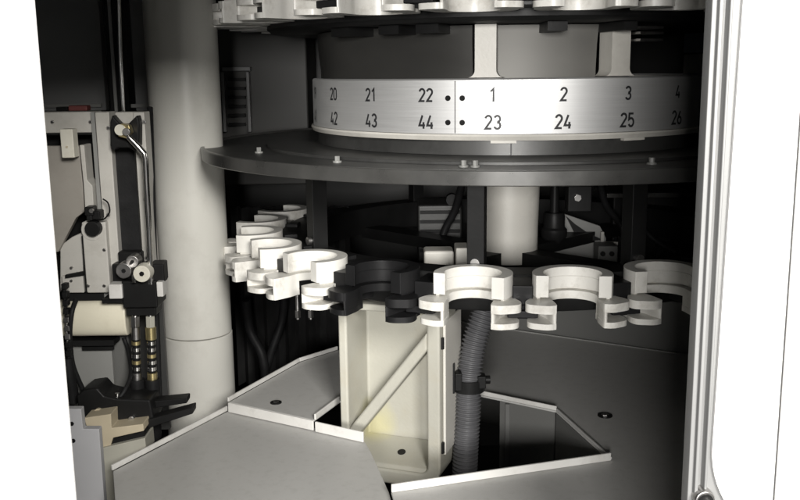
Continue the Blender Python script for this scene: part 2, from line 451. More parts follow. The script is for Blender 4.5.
gs = finish(s_, 'seat_ring', 'plastic', .0024); gr = finish(r_, 'mount_block', 'black_plastic', .001); gk = finish(k_, 'release_lever', 'black_plastic', .0012)
gs.parent = gb; gr.parent = gb; gk.parent = gb; gb.parent = car
def put(o, th, z):
    a = R(th); o.location = (RG*math.sin(a), -RG*math.cos(a), .35+z); o.rotation_euler = (0, 0, a+R(random.uniform(-2.2, 2.2)))
first = True
for deck, z in (('lower', -.309), ('upper', .0672)):
    for k in range(-7, 6):
        th = 10.5+VA+ST*k
        if first: o = gb; ch = [gs, gr, gk]; first = False
        else:
            o = gb.copy(); C.objects.link(o); o.parent = car; ch = []
            for q in (gs, gr, gk):
                d = q.copy(); C.objects.link(d); d.parent = o; ch.append(d)
        put(o, th, z)
        if deck == 'upper': o.data = upper_mesh
        if deck == 'lower' and k == -2:
            o.data = o.data.copy(); o.data.materials[0] = M['black_plastic']
            ch[0].data = ch[0].data.copy(); ch[0].data.materials[0] = M['black_plastic']
            o['label'] = 'black tool gripper among the ivory ones'

# ================================================================== column
cc = P(193, 250, 1.5)
col = thing('round_column', 'thick off white round column with a seam near its foot', 'column', (cc.x, 1.5, CZ-.9))
rc = .0565
zs = P(200, 340, 1.45).z
bm = NB(); lathe(bm, [(0, zs+.0006), (rc-.001, zs+.0006), (rc, zs+.0016), (rc, CZ+.60), (0, CZ+.60)], (cc.x, 1.5, 0), 80)
part('upper_tube', bm, 'column', col)
bm = NB(); lathe(bm, [(0, CZ-.94), (rc+.0008, CZ-.94), (rc+.0008, zs-.0018), (rc-.0002, zs-.0008), (0, zs-.0008)], (cc.x, 1.5, 0), 80)
part('lower_tube', bm, 'column', col)

# ================================================================== floor sheets
ZA, ZB, ZC = -.50, -.484, -.49
def sheet(bm, pix, z, t=.003):
    prism(bm, [G(x, y, z) for x, y in pix], Vector((0, 0, -t)))
def wallstrip(bm, a, b, z0, z1, t=.0035):      # upright flange between two floor points
    a = Vector(a); b = Vector(b); d = (b-a); d.z = 0; d.normalize(); n = Vector((-d.y, d.x, 0))*t
    prism(bm, [Vector((a.x, a.y, CZ+z0)), Vector((b.x, b.y, CZ+z0)), Vector((b.x, b.y, CZ+z0))+n, Vector((a.x, a.y, CZ+z0))+n], Vector((0, 0, z1-z0)))
# front left plate
fA = thing('floor_plate', 'broad light grey sheet metal plate lying in front of the column', 'floor plate', G(250, 470, ZA))
A = [(113, 471), (228, 411), (362, 437), (371, 452), (389, 492), (455, 720), (130, 720)]
bm = NB(); sheet(bm, A, ZA); part('panel', bm, 'sheet', fA, bevel=.001)
bm = NB(); wallstrip(bm, G(113, 471, ZA), G(228, 411, ZA), ZA+.0005, ZA+.008, .003); part('flange', bm, 'lip', fA, bevel=.0008)
bm = NB()
for (p, q) in (((362, 437), (371, 452)), ((371, 452), (389, 492)), ((389, 492), (455, 720))):
    wallstrip(bm, G(*p, ZA), G(*q, ZA), ZA-.07, ZA-.0035, -.003)
part('side_skirt', bm, 'sheet', fA)
# rear plate, one step higher
fB = thing('floor_plate', 'raised grey plate with one dark hole left of the cream casting', 'floor plate', G(285, 395, ZB))
B = [(229, 402), (300, 362), (338, 350), (420, 350), (420, 395), (340, 401), (314, 420)]
bm = NB(); sheet(bm, B, ZB); part('panel', bm, 'sheet', fB, bevel=.001)
bm = NB(); wallstrip(bm, G(229, 402, ZB), G(314, 420, ZB), ZA+.001, ZB-.0002, -.003); wallstrip(bm, G(316, 421, ZB), G(364, 431.5, ZB), ZA+.001, ZB-.0002, -.003)
part('front_flange', bm, 'lip', fB, bevel=.0008)
bm = NB(); wallstrip(bm, G(229, 402, ZB), G(300, 362, ZB), ZB+.0002, ZB+.007, .003); wallstrip(bm, G(300, 362, ZB), G(338, 350, ZB), ZB+.0002, ZB+.007, .003)
part('back_flange', bm, 'lip', fB, bevel=.0008)
bm = NB(); wallstrip(bm, G(314, 420, ZB), G(338, 402, ZB), ZB+.0002, ZB+.009, -.003); part('notch_flange', bm, 'lip', fB, bevel=.0008)
def holering(c, r, par, z):
    bm = NB(); tube(bm, [c+Vector((0, 0, .0002)), c+Vector((0, 0, .0016))], r, 28); g = part('grommet', bm, 'black', par)
    bm = NB(); tube(bm, [c+Vector((0, 0, .0017)), c+Vector((0, 0, .0032))], r*.5, 6); part('screw', bm, 'steel_dull', g)
holering(G(276, 403, ZB), .0085, fB, ZB)
# right plate with the cut out
fC = thing('floor_plate', 'dark wide grey plate with a cut out corner below the grippers', 'floor plate', G(640, 430, ZC))
Cp = [(391, 492), (610, 460), (556, 411), (470, 393), (430, 385), (430, 318), (516, 331), (700, 357), (900, 386), (1100, 500), (1300, 720), (462, 720)]
bm = NB(); sheet(bm, Cp, ZC); part('panel', bm, 'sheet', fC, bevel=.001)
bm = NB(); wallstrip(bm, G(391, 492, ZC), G(610, 460, ZC), ZC+.0003, ZC+.0105, -.003); part('front_flange', bm, 'lip', fC, bevel=.0008)
bm = NB(); wallstrip(bm, G(556, 411, ZC), G(470, 393, ZC), ZC+.0003, ZC+.007, -.003); part('rear_flange', bm, 'lip', fC, bevel=.0008)
bm = NB(); wallstrip(bm, G(610, 460, ZC), G(556, 411, ZC), ZC+.0003, ZC+.004, -.003); part('side_flange', bm, 'sheet', fC, bevel=.0008)
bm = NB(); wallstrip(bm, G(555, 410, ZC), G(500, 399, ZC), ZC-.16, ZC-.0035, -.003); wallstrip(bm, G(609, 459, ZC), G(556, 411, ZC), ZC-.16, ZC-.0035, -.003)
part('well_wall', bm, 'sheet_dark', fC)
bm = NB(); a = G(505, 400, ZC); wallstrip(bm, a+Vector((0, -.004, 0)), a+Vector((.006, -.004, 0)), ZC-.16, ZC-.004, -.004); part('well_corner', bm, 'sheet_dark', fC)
holering(G(605, 416, ZC), .0105, fC, ZC)
bm = NB(); c = P(577, 443, G(577, 443, -.53).y+.0); 
# a socket screw in the wall of the well
tube(bm, [c+Vector((.004, .004, 0)), c+Vector((-.006, -.006, 0))], .005, 12); part('wall_screw', bm, 'black', fC)
bm = NB(); wallstrip(bm, G(430, 318, ZC), G(516, 331, ZC), ZC-.002, ZC+.002, .004); wallstrip(bm, G(516, 331, ZC), G(900, 386, ZC), ZC-.002, ZC+.002, .004)
part('rear_edge', bm, 'guard', fC)
# wall behind the right plate
bm = NB()
a, b, c2 = G(430, 318, ZC), G(516, 331, ZC), G(900, 386, ZC)
for p, q in ((a, b), (b, c2)):
    p = p+Vector((0, .01, 0)); q = q+Vector((0, .01, 0)); wallstrip(bm, p, q, ZC-.2, ZC+.09, .006)
tag(part('rear_splash_wall', bm, 'sheet_dark', thing('tmp', '', '', (0, 0, 0))), 'dark grey upright sheet behind the wide right plate', 'panel')
o = bpy.data.objects['rear_splash_wall']; t = o.parent; o.parent = None; bpy.data.objects.remove(t)

# ================================================================== cream casting
bx = thing('cast_bracket', 'cream open box casting with a diagonal rib standing in the floor gap', 'casting', P(388, 470, 1.30))
def casting():
    w, h, dep, rad = .150, .262, .078, .030
    z0 = P(400, 474, 1.27).z
    def rrect(x0, x1, zz0, zz1, rtop, rbot, n=8):
        pts = []
        for cx, cz, a0, r in ((x1-rbot, zz0+rbot, -90, rbot), (x1-rtop, zz1-rtop, 0, rtop), (x0+rtop, zz1-rtop, 90, rtop), (x0+rbot, zz0+rbot, 180, rbot)):
            for i in range(n+1):
                a = R(a0+90*i/n); pts.append((cx+r*math.cos(a), cz+r*math.sin(a)))
        return pts
    th = -R(20)
    o = P(341, 380, 1.30); o = Vector((o.x, 1.262, z0))
    def X(x, y, z): return Vector((o.x+x*math.cos(th)-y*math.sin(th), o.y+x*math.sin(th)+y*math.cos(th), o.z+z))
    th_ = th
    out = rrect(0, w, 0, h, .014, .034); inn = rrect(.013, w-.019, .022, h-.010, .008, .012)
    bm = NB()
    n = len(out)
    fo = [bm.verts.new(X(x, 0, z)) for x, z in out]; fi = [bm.verts.new(X(x, 0, z)) for x, z in inn]
    bi = [bm.verts.new(X(x*.97+.002, dep-.006, z)) for x, z in inn]; bo = [bm.verts.new(X(x, dep, z)) for x, z in out]
    for i in range(n):
        j = (i+1) % n
        bm.faces.new((fo[i], fo[j], fi[j], fi[i])); bm.faces.new((fi[i], fi[j], bi[j], bi[i])); bm.faces.new((fo[i], bo[i], bo[j], fo[j]))
    bm.faces.new(bi); bm.faces.new(bo)
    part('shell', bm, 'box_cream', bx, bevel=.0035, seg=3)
    # diagonal rib, set 1 mm behind the rim
    bm = NB(); x0, x1 = .0125, w-.0185; za, zb2 = .062, .216; hw = .0135
    prism(bm, [X(x0, .001, za-hw), X(x1, .001, zb2-hw), X(x1, .001, zb2+hw), X(x0, .001, za+hw)], X(0, .04, 0)-X(0, 0, 0))
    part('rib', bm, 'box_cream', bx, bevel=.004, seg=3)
    # slanted floor shelf inside and a drain hole
    bm = NB()
    prism(bm, [X(x0, .004, .0215), X(x0, dep-.007, .0215), X(x0, dep-.007, .044), X(x0, .008, .027)], X(x1-x0, 0, 0)-X(0, 0, 0))
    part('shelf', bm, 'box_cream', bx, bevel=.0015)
    bm = NB(); c = X(.080, .036, .0341); nrm = (X(0, -.25, 0)-X(0, 0, 0)); nrm = Vector((nrm.x, nrm.y, 1)).normalized()
    tube(bm, [c, c+nrm*.0016], .006, 16); part('drain_hole', bm, 'black', bx)
    for z in (.062, .213):                          # hinge pins on the right rim
        bm = NB(); c = X(w+.001, .008, z); tube(bm, [c-Vector((0, 0, .008)), c+Vector((0, 0, .008))], .0028, 10)
        part('hinge_pin', bm, 'black', bx)
    bm = NB(); prism(bm, [X(w+.0005, .012, .05), X(w+.0005, dep+.01, .05), X(w+.0005, dep+.01, h-.02), X(w+.0005, .012, h-.02)], X(.004, 0, 0)-X(0, 0, 0))
    part('side_flange', bm, 'cast', bx, bevel=.001)
casting()
# yellow patch with a noisy edge, low on the back of the casting
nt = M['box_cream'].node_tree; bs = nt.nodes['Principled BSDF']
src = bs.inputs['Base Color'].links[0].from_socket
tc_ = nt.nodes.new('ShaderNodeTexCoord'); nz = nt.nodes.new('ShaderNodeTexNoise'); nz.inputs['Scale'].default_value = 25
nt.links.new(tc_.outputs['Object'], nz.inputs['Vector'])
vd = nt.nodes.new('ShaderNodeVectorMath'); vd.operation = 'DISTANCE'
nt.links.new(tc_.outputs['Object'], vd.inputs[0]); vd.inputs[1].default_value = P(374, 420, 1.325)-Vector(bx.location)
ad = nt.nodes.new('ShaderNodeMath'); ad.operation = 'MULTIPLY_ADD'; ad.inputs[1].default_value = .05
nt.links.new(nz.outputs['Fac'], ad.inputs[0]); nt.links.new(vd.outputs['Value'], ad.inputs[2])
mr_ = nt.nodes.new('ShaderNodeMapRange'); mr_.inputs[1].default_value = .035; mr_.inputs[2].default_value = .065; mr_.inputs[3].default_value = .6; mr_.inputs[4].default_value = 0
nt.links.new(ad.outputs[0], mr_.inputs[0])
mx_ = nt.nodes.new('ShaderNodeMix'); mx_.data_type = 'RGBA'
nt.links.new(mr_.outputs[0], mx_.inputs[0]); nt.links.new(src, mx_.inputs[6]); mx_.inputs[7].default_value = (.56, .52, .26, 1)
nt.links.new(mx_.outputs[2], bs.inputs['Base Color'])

# ================================================================== corrugated conduit with clamp
pth = spline([P(492, 285, 1.30), P(484, 312, 1.29), P(474, 345, 1.28), P(469, 378, 1.27), P(468, 410, 1.265), P(466, 445, 1.26), P(464, 490, 1.26)], 26)
tot = [0]
for i in range(1, len(pth)): tot.append(tot[-1]+(pth[i]-pth[i-1]).length)
fine = []; rad = []; L_ = tot[-1]; nn = 420; j = 0
for i in range(nn+1):
    s = L_*i/nn
    while j < len(tot)-2 and tot[j+1] < s: j += 1
    f = (s-tot[j])/max(1e-9, tot[j+1]-tot[j]); fine.append(pth[j].lerp(pth[j+1], f))
    rad.append(.0168+.0017*(1 if math.sin(2*math.pi*s/.0056) > 0 else -1)*min(1, abs(math.sin(2*math.pi*s/.0056))*1.6))
bm = NB(); tube(bm, fine, rad, 20)
tag(link('corrugated_conduit', bm, 'conduit', ang=80), 'dark grey corrugated hose bending down beside the cream casting', 'hose')
cl = thing('hose_clamp', 'black clamp bracket gripping the corrugated hose halfway down', 'clamp', P(468, 384, 1.27))
bm = NB(); c = P(469, 384, 1.27); lathe(bm, [(.0190, -.009), (.0225, -.009), (.0225, .009), (.0190, .009)], c, 40); part('band', bm, 'black', cl, bevel=.0008)
bm = NB(); pb(bm, 447, 364, 455, 394, 1.252, .03); part('bracket', bm, 'black', cl, bevel=.001)
bm = NB(); pb(bm, 455.2, 374, 462, 391, 1.250, .02); part('jaw', bm, 'black', cl, bevel=.001)
bm = NB(); pb(bm, 478, 377, 486, 389, 1.252, .02); part('jaw', bm, 'black', cl, bevel=.001)
bm = NB(); c = P(487, 381, 1.26); tube(bm, [c+Vector((-.006, .006, 0)), c+Vector((.005, .006, 0))], .006, 12); part('bolt', bm, 'black', cl)

# ================================================================== dark things behind the carousel
hb = thing('grey_guard_plate', 'small bent grey plate standing behind the middle grippers', 'plate', P(575, 262, 1.62))
bm = NB(); ppoly(bm, [(547, 268), (549, 236), (562, 213), (600, 226), (606, 238), (606, 275), (547, 280)], 1.70, .006); part('panel', bm, 'guard', hb, bevel=.001)
bm = NB(); ppoly(bm, [(566, 216), (575, 224), (588, 233), (603, 240), (590, 241), (574, 232)], 1.695, .004); part('slot', bm, 'black', hb)
bm = NB(); pb(bm, 601, 232, 604, 245, 1.69, .008); pb(bm, 604, 242, 618, 245.5, 1.69, .008); part('bent_tab', bm, 'beige', hb)
tb = thing('tool_holder', 'black rounded tool holder hanging right of the cream hub', 'tool holder', P(553, 232, 1.66))
bm = NB(); c = P(554, 229, 1.63); lathe(bm, [(0, .03), (.017, .03), (.019, .024), (.019, .004), (.023, 0), (.023, -.012), (.014, -.024), (0, -.026)], c, 32); part('body', bm, 'black', tb)
bm = NB(); lathe(bm, [(0, .14), (.008, .14), (.008, .0302), (0, .0302)], c, 20); part('shank', bm, 'black', tb)
bl = thing('cast_block', 'small beige block behind the left front gripper', 'block', P(446, 262, 1.34))
bm = NB(); pb(bm, 424, 251, 454, 275, 1.36, .04); part('body', bm, 'cast', bl, bevel=.004)
bm = NB(); pb(bm, 456, 248, 469, 275, 1.352, .045); part('end_stop', bm, 'cast', bl, bevel=.002)
mo = thing('drive_motor', 'black gear motor under the dark disc near the right frame', 'motor', P(650, 230, 1.72))
bm = NB(); pb(bm, 612, 196, 690, 262, 1.78, .12); part('housing', bm, 'black', mo, bevel=.004)
bm = NB(); pb(bm, 607, 193, 692, 197.5, 1.74, .15); part('lid', bm, 'disc_rim', mo, bevel=.001)
bm = NB(); pb(bm, 664, 211, 685, 217, 1.765, .012); part('name_plate', bm, 'steel_dull', mo, bevel=.001)
for i in range(6):
    bm = NB(); x = 618+i*13; pb(bm, x, 221, x+5, 258, 1.77, .01); part('cooling_fin', bm, 'black', mo)
br = thing('bolted_bracket', 'black bracket with a bright bolt head under the dark disc', 'bracket', P(578, 205, 1.5))
bm = NB(); pb(bm, 568, 186, 592, 212, 1.50, .03); part('plate', bm, 'black', br, bevel=.002)
bm = NB(); disc_y(bm, P(578, 198, 1.493), .0065, .007, 6); part('bolt', bm, 'steel_dull', br, bevel=.0006)
for pix, r, lab in (([(600, 182, 0), (606, 205, .02), (622, 228, .03), (628, 262, .02)], .006, 'black cable looping down right of the grey guard plate'),
                    ([(462, 184, 0), (455, 210, .02), (444, 232, .03), (436, 262, .02)], .007, 'black cable hanging left of the dark hanger post'),
                    ([(640, 184, 0), (634, 210, .02), (650, 236, .03), (676, 252, .0)], .005, 'thin black cable crossing in front of the gear motor')):
    bm = NB(); tube(bm, spline([P(x, y, 1.66+dy) for x, y, dy in pix], 10), r, 12)
    tag(link('hanging_cable', bm, 'rubber'), lab, 'cable')
gd = thing('gear_unit', 'dark grey ribbed gear unit in the gloom left of the cream hub', 'gearbox', P(440, 235, 1.75))
bm = NB(); pb(bm, 418, 205, 462, 262, 1.75, .1); part('housing', bm, 'disc', gd, bevel=.004)
for i in range(5):
    bm = NB(); pb(bm, 420, 211+i*9.5, 460, 214+i*9.5, 1.742, .0075); part('rib', bm, 'black', gd)
bm = NB(); disc_y(bm, P(452, 200, 1.74), .011, .02, 24); part('port', bm, 'black', gd)
cn = thing('connector_block', 'small grey connector block with two sockets right of the hub', 'connector', P(606, 262, 1.6))
bm = NB(); pb(bm, 598, 246, 618, 264, 1.62, .04); part('housing', bm, 'sheet_dark', cn, bevel=.002)
for x in (603, 612):
    bm = NB(); disc_y(bm, P(x, 254, 1.617), .0045, .003, 16); part('socket', bm, 'black', cn)
# dark housing left of the drum
hs = thing('dark_cabinet', 'dark grey housing standing between the column and the drum', 'housing', P(262, 140, 1.95))
bm = NB(); pb(bm, 219, 20, 308, 185, 1.98, .2); part('body', bm, 'wall_mid', hs, bevel=.004)
bm = NB()
pb(bm, 222, 67, 250, 71, 1.955, .02); pb(bm, 222, 72, 225, 132, 1.955, .02); pb(bm, 247, 72, 250, 132, 1.955, .02)
part('door_frame', bm, 'wall_grey', hs, bevel=.001)
bm = NB()
for i in range(6): pb(bm, 228, 78+i*9, 245, 81+i*9, 1.965, .012)
part('louvre', bm, 'black', hs)
# bellows curtain below it
bm = NB(); pts = []; n = 22
xa, xb = P(236, 330, 1.78).x, P(352, 330, 1.78).x
for i in range(n+1): pts.append((xa+(xb-xa)*i/n, 1.78+(.022 if i % 2 else 0)+.004*math.sin(i*1.7)))
pr = [Vector((x, y, CZ-.62)) for x, y in pts]+[Vector((x, y+.004, CZ-.62)) for x, y in reversed(pts)]
prism(bm, pr, Vector((0, 0, .36)))
tag(link('bellows_curtain', bm, 'bellow', smooth=False), 'black pleated curtain hanging under the left grippers', 'bellows')
def cable(pix, Y, r, m, name, label, cat):
    bm = NB(); tube(bm, spline([P(x, y, Y+dy) for x, y, dy in pix], 10), r, 12)
    return tag(link(name, bm, m), label, cat)
cable([(246, 300, 0), (250, 330, .01), (262, 355, 0), (266, 385, .0)], 1.70, .009, 'rubber', 'thick_cable', 'thick black cable hanging beside the column foot', 'cable')
cable([(284, 290, 0), (282, 320, .01), (272, 350, 0), (262, 384, .0)], 1.72, .008, 'rubber', 'thick_cable', 'black cable swinging left in front of the pleated curtain', 'cable')
for x, lab in ((297, 'left of the pair of short pale rods under the left grippers'), (310, 'right of the pair of short pale rods under the left grippers')):
    bm = NB(); a = P(x, 292, 1.45); tube(bm, [a, a-Vector((0, 0, .045))], .003, 10); tube(bm, [a-Vector((0, 0, .03)), a-Vector((0, 0, .042))], .0048, 6)
    tag(link('guide_rod', bm, 'steel_dull'), lab, 'rod', 'pale rods under the grippers')
# background panel seen past the drum at the right
bp_ = thing('electric_box', 'blue grey box with cream base seen past the drum on the right', 'box', P(712, 70, 2.0))
bm = NB(); pb(bm, 701, 22, 760, 52, 2.02, .12); part('cover', bm, 'blue', bp_, bevel=.003)
bm = NB(); pb(bm, 700, 53, 760, 82, 2.03, .12); part('base', bm, 'cast', bp_, bevel=.003)

# ================================================================== equipment on the left
YL = 1.30
# dark glazed panels and post above
for (x0, x1, lab) in ((30, 101, 'wide dark panel above the beige guard on the left'), (131, 151, 'narrow dark panel between the black post and the column')):
    t = thing('wall_panel', lab, 'panel', P((x0+x1)/2, 112, 1.62))
    bm = NB(); pb(bm, x0, -40, x1, 111, 1.62, .02); part('sheet', bm, 'wall_grey', t, bevel=.002)
    bm = NB(); pb(bm, x0, 104, x1, 107.5, 1.612, .007); part('trim', bm, 'guard', t)
t = thing('upright_post', 'black upright post beside the thin steel rod at upper left', 'post', P(112, 112, 1.5))
bm = NB(); pb(bm, 105, -40, 118, 112, 1.5, .04); part('profile', bm, 'black', t, bevel=.002)
bm = NB(); pb(bm, 109.5, -40, 112.5, 112, 1.497, .0025); part('slot_cover', bm, 'guard', t)
t = thing('red_marker', 'dull red strip lying on the ledge at upper left', 'marker', P(77, 108, 1.5))
bm = NB(); pb(bm, 68, 105.5, 87, 111, 1.5, .02); part('lens', bm, 'red', t, bevel=.002)
bm = NB(); pb(bm, 56, 107, 67.5, 111, 1.5, .02); part('holder', bm, 'black', t, bevel=.001)

# rail plate with black belt channel
rl = thing('guide_rail', 'tall beige rail plate with a black channel and horned clamp', 'rail', P(128, 300, YL))
bm = NB(); pb(bm, 101.5, 112, 115.5, 300, YL, .03); pb(bm, 139, 112, 150, 300, YL, .03); pb(bm, 115.5, 112, 139, 135, YL+.003, .02)
part('plate', bm, 'beige', rl, bevel=.0015)
bm = NB(); pb(bm, 115.7, 128, 138.8, 310, YL+.016, .02); part('belt_channel', bm, 'rubber', rl)
bm = NB(); pb(bm, 97.5, 112, 101.2, 300, YL+.004, .02); part('edge_groove', bm, 'guard', rl)
bm = NB(); ppoly(bm, [(110, 122), (112, 115), (116, 120), (120, 124), (128, 124), (132, 120), (137, 115), (139, 122), (139, 145), (135, 152), (130, 148), (118, 148), (113, 151), (110, 146)], YL-.02, .019)
cl2 = part('clamp', bm, 'black', rl, bevel=.002)
pp = thing('hydraulic_pipe', 'bright bent steel pipe running down the black channel', 'pipe', P(150, 290, YL-.03))
yp = YL-.032
bm = NB(); tube(bm, spline([P(125, 131, yp+.006), P(128, 136, yp), P(141, 150, yp), P(145, 158, yp), P(146.5, 185, yp), P(149, 230, yp), P(151, 284, yp)], 12), .0042, 16); part('tube', bm, 'steel', pp)
bm = NB(); disc_y(bm, P(123.5, 131, yp-.004), .0105, .014, 6); pn = part('nut', bm, 'brass', pp, bevel=.0008)
bm = NB(); disc_y(bm, P(126, 132, yp-.010), .0052, .006, 18); part('plug', bm, 'steel_dull', pn, bevel=.0006)
bm = NB(); disc_y(bm, P(120, 130, yp-.0055), .0075, .0015, 20); part('washer', bm, 'tag', pn)
bm = NB(); tube(bm, [P(117.5, -40, 1.4), P(120.5, 60, 1.4), P(123.5, 122, 1.4)], .0032, 12)
tag(link('thin_rod', bm, 'steel'), 'thin bright rod dropping from the top to the horned clamp', 'rod')

# beige guard panels
gp = thing('machine_guard', 'beige guard box with a black knob beside the left door', 'guard', P(75, 298, YL))
bm = NB(); pb(bm, 30, 112, 96, 133, YL+.01, .03); part('top_bar', bm, 'beige', gp, bevel=.0015)
bm = NB(); pb(bm, 30, 134, 101, 300, YL+.045, .008); part('back_plate', bm, 'black', gp)
bm = NB(); ppoly(bm, [(30, 146), (79, 146), (83, 190), (84, 212), (76, 218), (58, 252), (30, 256)], YL-.004, .012); part('side_sheet', bm, 'taupe', gp, bevel=.001)
bm = NB(); ppoly(bm, [(79.5, 145), (84, 145), (87, 180), (92.5, 186), (94, 216), (85.5, 216), (83.5, 184)], YL-.008, .03); part('edge_strip', bm, 'beige', gp, bevel=.001)
bm = NB(); pb(bm, 84, 222, 108, 293, YL-.012, .04); part('cover', bm, 'beige', gp, bevel=.002)
bm = NB(); ppoly(bm, [(60, 246), (72, 237), (83, 232), (83, 272), (66, 277), (60, 293)], YL+.004, .03); pb(bm, 62, 276, 83.5, 293, YL-.004, .03); part('lower_cover', bm, 'beige', gp, bevel=.0015)
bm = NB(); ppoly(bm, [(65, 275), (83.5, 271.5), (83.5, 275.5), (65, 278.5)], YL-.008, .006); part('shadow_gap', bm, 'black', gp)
bm = NB(); disc_y(bm, P(92, 230, YL-.0125), .0155, .004, 32); kn = part('knob_collar', bm, 'beige', gp, bevel=.001)
bm = NB(); disc_y(bm, P(92, 229, YL-.024), .0115, .012, 28, .0105); part('knob', bm, 'black', kn, bevel=.001)
bm = NB(); pb(bm, 62, 293.5, 103, 301, YL-.002, .03); part('bottom_strip', bm, 'black', gp, bevel=.001)
bm = NB(); disc_y(bm, P(71, 268, YL+.0), .002, .004, 10); disc_y(bm, P(71, 281, YL-.006), .002, .004, 10); part('screw', bm, 'steel_dull', gp)
t = thing('hanging_tag', 'small ivory block hanging over the beige guard', 'tag', P(67, 158, YL-.02))
bm = NB(); pb(bm, 60.5, 129, 73.5, 158, YL-.03, .02); part('block', bm, 'tag', t, bevel=.0015)
bm = NB(); disc_y(bm, P(66.5, 147, YL-.0312), .0016, .002, 10); part('rivet', bm, 'tan', t)
# clutter of small black fittings with a wire loop above the knob
t = thing('cable_fitting', 'small black fitting with a wire loop above the round knob', 'fitting', P(92, 215, YL-.03))
bm = NB(); pb(bm, 84, 207, 93, 216, YL-.03, .02); pb(bm, 90, 211, 100, 220, YL-.025, .02); pb(bm, 86, 215, 92, 221, YL-.028, .014); part('body', bm, 'black', t, bevel=.002)
bm = NB(); disc_y(bm, P(91, 211, YL-.034), .003, .005, 12); part('screw', bm, 'steel_dull', t)
bm = NB(); tube(bm, spline([P(98, 220, YL-.02), P(104, 219, YL-.024), P(109.5, 212, YL-.027), P(108, 203, YL-.024), P(103, 199, YL-.02)], 8), .0011, 8); part('wire', bm, 'black', t)
for x, y in ((108, 128), (108, 215), (109, 286), (144, 122), (145, 200), (146.5, 258)):
    bm = NB(); disc_y(bm, P(x, y, YL-.0022), .0027, .003, 16); sc = part('screw', bm, 'steel_dull', rl, bevel=.0005)
    bm = NB(); disc_y(bm, P(x, y, YL-.0026), .0012, .001, 6); part('socket', bm, 'black', sc)
for x, y, yy in ((52, 122, .008), (90, 122, .008), (88, 286, -.014), (104, 286, -.014), (104, 250, -.014)):
    bm = NB(); disc_y(bm, P(x, y, YL+yy), .0024, .003, 16); sc = part('screw', bm, 'steel_dull', gp, bevel=.0005)
    bm = NB(); disc_y(bm, P(x, y, YL+yy-.0004), .0011, .001, 6); part('socket', bm, 'black', sc)
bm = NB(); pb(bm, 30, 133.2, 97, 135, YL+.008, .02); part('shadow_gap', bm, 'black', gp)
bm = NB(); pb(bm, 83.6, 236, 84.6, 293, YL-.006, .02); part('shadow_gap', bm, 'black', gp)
for pix, r, lab in (([(150, 108, .1), (152, 180, .03), (154, 250, .02), (157, 330, .02), (160, 420, .02)], .0045, 'black cable running down between the rail plate and the column'),
                    ([(76, 300, -.02), (72, 312, -.034), (70, 335, -.035), (73, 365, -.03), (84, 392, -.02)], .0035, 'thin black cable looping over the cream cover to the black arm'),
                    ([(118, 400, -.06), (126, 388, -.05), (131, 372, -.02), (128, 350, .02), (124, 338, .03)], .003, 'thin black cable rising from the black arm behind the left hose')):
    bm = NB(); tube(bm, spline([P(x, y, YL+dy) for x, y, dy in pix], 10), r, 12)
    tag(link('cable', bm, 'rubber'), lab, 'cable')
# cream roller
bm = NB()
a, b = P(57, 321, YL-.01), P(126, 319, YL-.01)
cr = thing('cream_cover', 'cream rounded cover below the beige guard', 'cover', P(92, 340, YL))
dx = b.x-a.x; n = 14; hgt = .0265; outl = []
for i in range(n+1):
    an = math.pi*i/n - math.pi/2; outl.append((-.022*math.cos(an)**.5 if math.cos(an) > 0 else 0., hgt*math.sin(an)))
pts = [Vector((a.x, YL+.008+y, (a.z+b.z)/2+z)) for y, z in outl]+[Vector((a.x, YL+.04, (a.z+b.z)/2+hgt)), Vector((a.x, YL+.04, (a.z+b.z)/2-hgt))]
prism(bm, pts, Vector((dx, 0, 0))); part('shell', bm, 'cream', cr, bevel=.0025, ang=50)
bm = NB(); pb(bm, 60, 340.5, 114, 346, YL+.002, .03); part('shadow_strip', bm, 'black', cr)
# lower grey panel
t = thing('cover_panel', 'plain grey panel under the cream cover', 'panel', P(95, 405, YL+.02))
bm = NB(); pb(bm, 72, 346.5, 114, 420, YL+.02, .01); part('face', bm, 'guard', t, bevel=.001)
bm = NB(); pb(bm, 114.5, 336, 131, 420, YL+.035, .01); part('return', bm, 'sheet_dark', t, bevel=.001)
bm = NB(); pb(bm, 82, 346.7, 113, 350.5, YL+.012, .007); part('slot', bm, 'black', t)
t = thing('back_plate', 'dark backing plate behind the two hoses', 'plate', P(140, 420, YL+.06))
bm = NB(); pb(bm, 128, 300, 166, 430, YL+.06, .01); part('face', bm, 'wall', t, bevel=.001)

# valve block
vb = thing('valve_block', 'black valve block with two grey round caps over the hoses', 'valve', P(140, 312, YL-.03))
bm = NB(); pb(bm, 122, 281, 157, 308, YL-.035, .05); pb(bm, 126, 308, 156, 316, YL-.028, .035); pb(bm, 112, 264, 163, 283, YL-.02, .03)
pb(bm, 118, 252, 142, 266, YL-.012, .02); pb(bm, 152, 264, 164, 283, YL-.03, .02)
part('body', bm, 'black', vb, bevel=.002)
for x, y, r, m_, yy in ((123.5, 271, .0115, 'steel_dull', .0), (141.5, 274, .0125, 'tag', -.006), (132, 262, .0095, 'steel_dull', .014)):
    bm = NB(); disc_y(bm, P(x, y, YL-.046+yy), r, .020, 28, r*.94); k = part('cap', bm, m_, vb, bevel=.001)
    bm = NB(); disc_y(bm, P(x, y, YL-.0475+yy), r*.28, .002, 6); part('socket', bm, 'black', k)
bm = NB(); pb(bm, 131.5, 275, 135.5, 283, YL-.05, .006); part('lever', bm, 'steel', vb, bevel=.001)
for x0, y0, x1, y1 in ((108.5, 284.5, 122, 299), (156.5, 282, 163, 297)):
    bm = NB(); pb(bm, x0, y0, x1, y1, YL-.04, .025); part('end_block', bm, 'lip', vb, bevel=.0015)
bm = NB(); pb(bm, 102, 299.2, 126, 303, YL-.03, .03); part('foot_strip', bm, 'black', vb)

